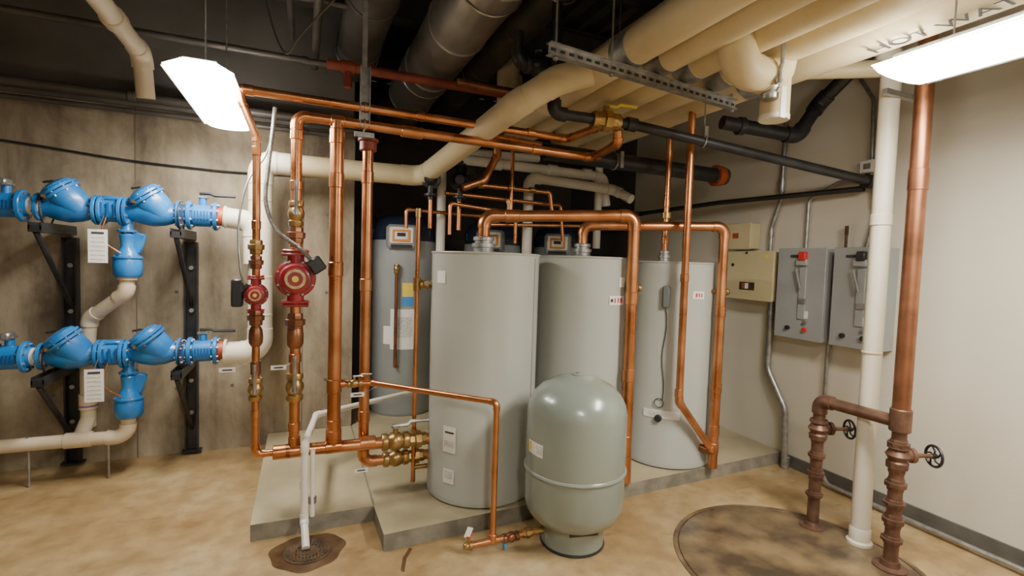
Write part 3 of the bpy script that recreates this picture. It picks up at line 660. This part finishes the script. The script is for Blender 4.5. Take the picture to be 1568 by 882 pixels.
a=B('black_overhead_pipe');a.pipe([(1.25,2.6,3.3),(2.9,2.6,3.3)],.04,BLK);a.pipe([(1.3,1.9,3.35),(3.5,1.9,3.35)],.05,DUCTD);a.done()
a=B('black_main_pipe');a.pipe([(1.7,3.49,2.54),(3.52,3.49,2.52)],.065,BLK,seg=24);a.sleeve((3.47,3.49,2.52),X,.065,.07,ORED,1.4);a.sleeve((3.53,3.49,2.52),X,.06,.05,BROWN,1.3)
a.sleeve((2.35,3.49,2.53),X,.066,.02,GAL,1.05)
a.flange((3.44,3.49,2.52),X,.095,.02,ORED,4,GAL);a.cyl((2.35,3.49,2.6),(2.35,3.49,CH),.006,GAL,seg=6);a.box((2.36,3.40,2.53),(.03,.02,.13),GAL);a.done()
a=B('black_main_pipe');a.pipe([(2.85,2.85,2.76),(3.45,2.7,2.70),(3.6,2.65,2.95),(3.6,2.3,3.2)],.05,BLK,fs=1.2);a.sleeve((3.0,2.82,2.745),(1,-.2,0),.05,.05,BLK,1.3);a.done()
a=B('insulated_branch_pipe');a.pipe([(2.4,2.7,2.98),(3.2,1.93,2.90)],.05,INS);a.done()
a=B('white_vent_pipes')
a.pipe([(2.0,4.4,1.75),(2.0,4.4,2.50),(2.98,4.4,2.46),(3.05,4.2,2.35)],.048,WPVC)
a.pipe([(1.2,4.62,1.75),(1.2,4.62,2.7),(2.2,4.62,2.74)],.042,WPVC)
a.pipe([(1.3,4.5,2.62),(2.9,4.5,2.60),(2.95,4.5,2.3)],.048,WPVC)
a.pipe([(2.85,4.5,2.9),(2.85,4.5,1.85)],.04,WPVC)
for q in(1.7,2.3,2.7): a.sleeve((q,4.5,2.61),X,.048,.1,WPVC)
a.done()
# ---------------------------------------------------------------- right pipes
a=B('drain_riser_pipe');x,y=3.11,1.68
a.pipe([(x,y,.80),(x-.005,y,3.95)],.044,COPD);a.sleeve((x,y,2.2),Z,.044,.12,COPD,1.1)
a.pipe([(x,y,0),(x,y,.86)],.036,BROWN);a.sleeve((x,y,.86),Z,.046,.13,BROWN,1.15)
for z_,l in((.72,.06),(.60,.09),(.49,.07),(.38,.05),(.28,.08),(.17,.05)): a.union((x,y,z_),Z,.033,BROWN,l)
a.lathe((x,y,0),Z,[(.085,0),(.085,.012),(.05,.02),(.045,.05)],BROWN,28)
def gate(a,x,y,z,d,r=.036):
    d=V(d).normalized();p=V((x,y,z))
    a.lathe(p-V((0,0,.06)),Z,[(r*1.4,0),(r*1.5,.02),(r*1.2,.03),(r*1.7,.06),(r*1.2,.09),(r*1.5,.10),(r*1.4,.12)],BROWN,14)
    a.lathe(p,d,[(r*1.1,0),(r*1.0,.06),(r*1.2,.065),(r*1.2,.085),(r*.5,.10),(r*.35,.12),(r*.3,.21)],BROWN,12)
    c=p+d*.20;R=.058;a.torus(c,d,R,.0075,BLK,n=30);a.cyl(c-d*.012,c+d*.012,.015,BLK,seg=10)
    u,w,_=basis(d)
    for i in range(5):
        q=2*math.pi*i/5;e=u*math.cos(q)+w*math.sin(q);f=u*math.cos(q+.5)+w*math.sin(q+.5)
        a.sweep([c,c+f*R*.5,c+e*R],.005,BLK,6)
gate(a,x,y,.66,(1,-.45,0))
a.pipe([(x,y,.845),(x,2.15,.845),(x,2.15,0)],.036,BROWN,fr=1.4,fs=1.25)
for z_,l in((.60,.07),(.48,.06),(.36,.09),(.22,.05)): a.union((x,2.15,z_),Z,.031,BROWN,l)
gate(a,x,2.15,.66,(1,-.45,0));a.lathe((x,2.15,0),Z,[(.075,0),(.075,.01),(.05,.016),(.04,.04)],BROWN,28)
a.done()
a=B('white_drain_pipe');a.pipe([(3.205,1.91,0),(3.20,1.91,2.96),(3.1,2.0,3.1)],.053,INSW);a.lathe((3.205,1.91,0),Z,[(.07,0),(.07,.02),(.058,.03),(.058,.10),(.053,.11)],INSW,28)
a.sleeve((3.2,1.91,2.0),Z,.053,.07,INSW,1.08);a.sleeve((3.2,1.91,1.2),Z,.053,.012,INS,1.05);a.box((3.2,1.85,2.72),(.3,.03,.03),GAL);a.done()
# ---------------------------------------------------------------- electrical
def ebox(name,y0,y1,z0,z1,dp,m):
    a=B(name);cx=3.869-dp/2;a.box((cx,(y0+y1)/2,(z0+z1)/2),(dp,y1-y0,z1-z0),m,ch=.004)
    a.box((3.87-dp-.006,(y0+y1)/2,(z0+z1)/2),(.014,(y1-y0)+.012,(z1-z0)+.012),m,ch=.004);return a
a=ebox('cream_control_box',3.07,3.58,1.41,1.84,.13,BOXC)
a.box((3.728,3.33,1.53),(.012,.16,.07),IRON);a.box((3.72,3.33,1.53),(.01,.03,.05),WHT);a.box((3.72,3.37,1.53),(.01,.02,.05),ORED);a.cyl((3.735,3.5,1.72),(3.72,3.5,1.72),.014,BLK);a.cyl((3.735,3.35,1.83),(3.72,3.35,1.83),.01,BLK)
a.box((3.728,3.14,1.8),(.005,.04,.03),YEL);a.done()
a=ebox('cream_relay_box',3.34,3.62,1.87,2.10,.12,BOXC);a.box((3.742,3.5,1.98),(.005,.1,.09),PAPER);a.box((3.738,3.5,1.99),(.004,.07,.05),ORED);a.done()
def disc(y0,y1,red):
    a=ebox('electrical_disconnect_box',y0,y1,1.13,1.86,.14,BOXG);yc=(y0+y1)/2;f=3.716
    a.box((f-.004,yc-.03,1.50),(.012,.06,.42),BOXG,ch=.003)
    a.box((f-.012,yc-.02,1.75),(.03,.09,.05),BOXG,ch=.004)
    a.box((f-.02,yc-.03,1.80),(.04,.06,.07),REDI if red else BLK,ch=.006)
    a.cyl((f-.03,yc+.02,1.70),(f-.035,yc-.03,1.54),.008,GAL,seg=8)
    a.box((f-.01,yc-.04,1.44),(.02,.05,.04),GAL);a.box((f-.004,yc+.05,1.80),(.004,.08,.02),INK)
    a.cyl((f,yc+.08,1.21),(f-.02,yc+.08,1.21),.018,BLK);a.cyl((f,yc-.07,1.21),(f-.02,yc-.07,1.21),.018,REDI if red else BLK);a.cyl((f,yc-.07,1.27),(f-.02,yc-.07,1.27),.014,GAL)
    a.box((f-.003,yc-.05,1.33),(.003,.08,.06),PAPER)
    a.done()
disc(2.60,3.01,True);disc(2.17,2.53,False)
a=B('electrical_conduit')
a.pipe([(3.82,3.14,1.42),(3.82,3.14,.80),(3.80,2.93,.50),(3.80,2.90,.0)],.026,GAL,fr=6,fit=False);a.sleeve((3.82,3.14,1.3),Z,.026,.05,GAL);a.sleeve((3.8,2.9,.05),Z,.026,.1,GAL,1.3)
a.pipe([(3.84,3.20,1.84),(3.84,3.20,2.05),(3.84,3.12,2.3),(3.84,3.12,3.6)],.018,GAL,fit=False,fr=4);a.sleeve((3.84,3.12,2.42),Z,.018,.12,GAL,1.6);a.sleeve((3.84,3.2,2.0),Z,.018,.05,GAL,1.3)
a.pipe([(3.84,2.86,1.86),(3.84,2.86,2.27),(3.84,2.62,2.38),(3.84,2.40,2.38)],.014,GAL,fit=False,fr=5)
a.pipe([(3.84,2.38,1.86),(3.84,2.33,2.1),(3.84,2.38,2.4),(3.84,2.40,2.95),(3.84,2.6,3.3)],.013,GAL,fit=False,fr=6)
a.pipe([(3.84,2.34,1.86),(3.84,2.29,2.1),(3.84,2.34,2.4),(3.84,2.35,2.95),(3.84,2.35,3.6)],.013,GAL,fit=False,fr=6)
a.pipe([(3.84,2.62,1.13),(3.84,2.62,.55)],.013,GAL,fit=False)
a.pipe([(3.84,2.62,.55),(3.82,2.62,.12),(3.76,2.5,.035),(3.74,-1.5,.035)],.015,GAL,fit=False,fr=5)
a.pipe([(3.80,2.48,.022),(3.80,-1.5,.022)],.012,GAL,fit=False)
a.done()
a=B('junction_box');a.box((3.83,2.385,2.46),(.07,.11,.09),WHT,ch=.004);a.box((3.792,2.385,2.46),(.006,.05,.04),GAL);a.done()
a=B('thermometer_gauge');a.cyl((3.82,2.52,1.86),(3.82,2.52,1.98),.010,IRON);a.box((3.82,2.52,2.0),(.02,.018,.07),IRON);a.done()
# ---------------------------------------------------------------- world and camera
w=bpy.data.worlds.new('world');bpy.context.scene.world=w;w.use_nodes=True
w.node_tree.nodes['Background'].inputs[0].default_value=(.5,.47,.42,1);w.node_tree.nodes['Background'].inputs[1].default_value=.1
yaw=math.radians(22.9);p=math.radians(3.0);r=math.radians(1.8)
R0=V((math.cos(yaw),-math.sin(yaw),0));F=V((math.sin(yaw)*math.cos(p),math.cos(yaw)*math.cos(p),-math.sin(p)))
U0=R0.cross(F);Rc=math.cos(r)*R0+math.sin(r)*U0;Uc=-math.sin(r)*R0+math.cos(r)*U0
cam=bpy.data.cameras.new('camera');co=bpy.data.objects.new('camera',cam);bpy.context.collection.objects.link(co)
M=Matrix((Rc,Uc,-F)).transposed().to_4x4();M.translation=V((0,0,1.68));co.matrix_world=M
cam.sensor_width=36;cam.lens=17.45;cam.clip_start=.05
bpy.context.scene.camera=co
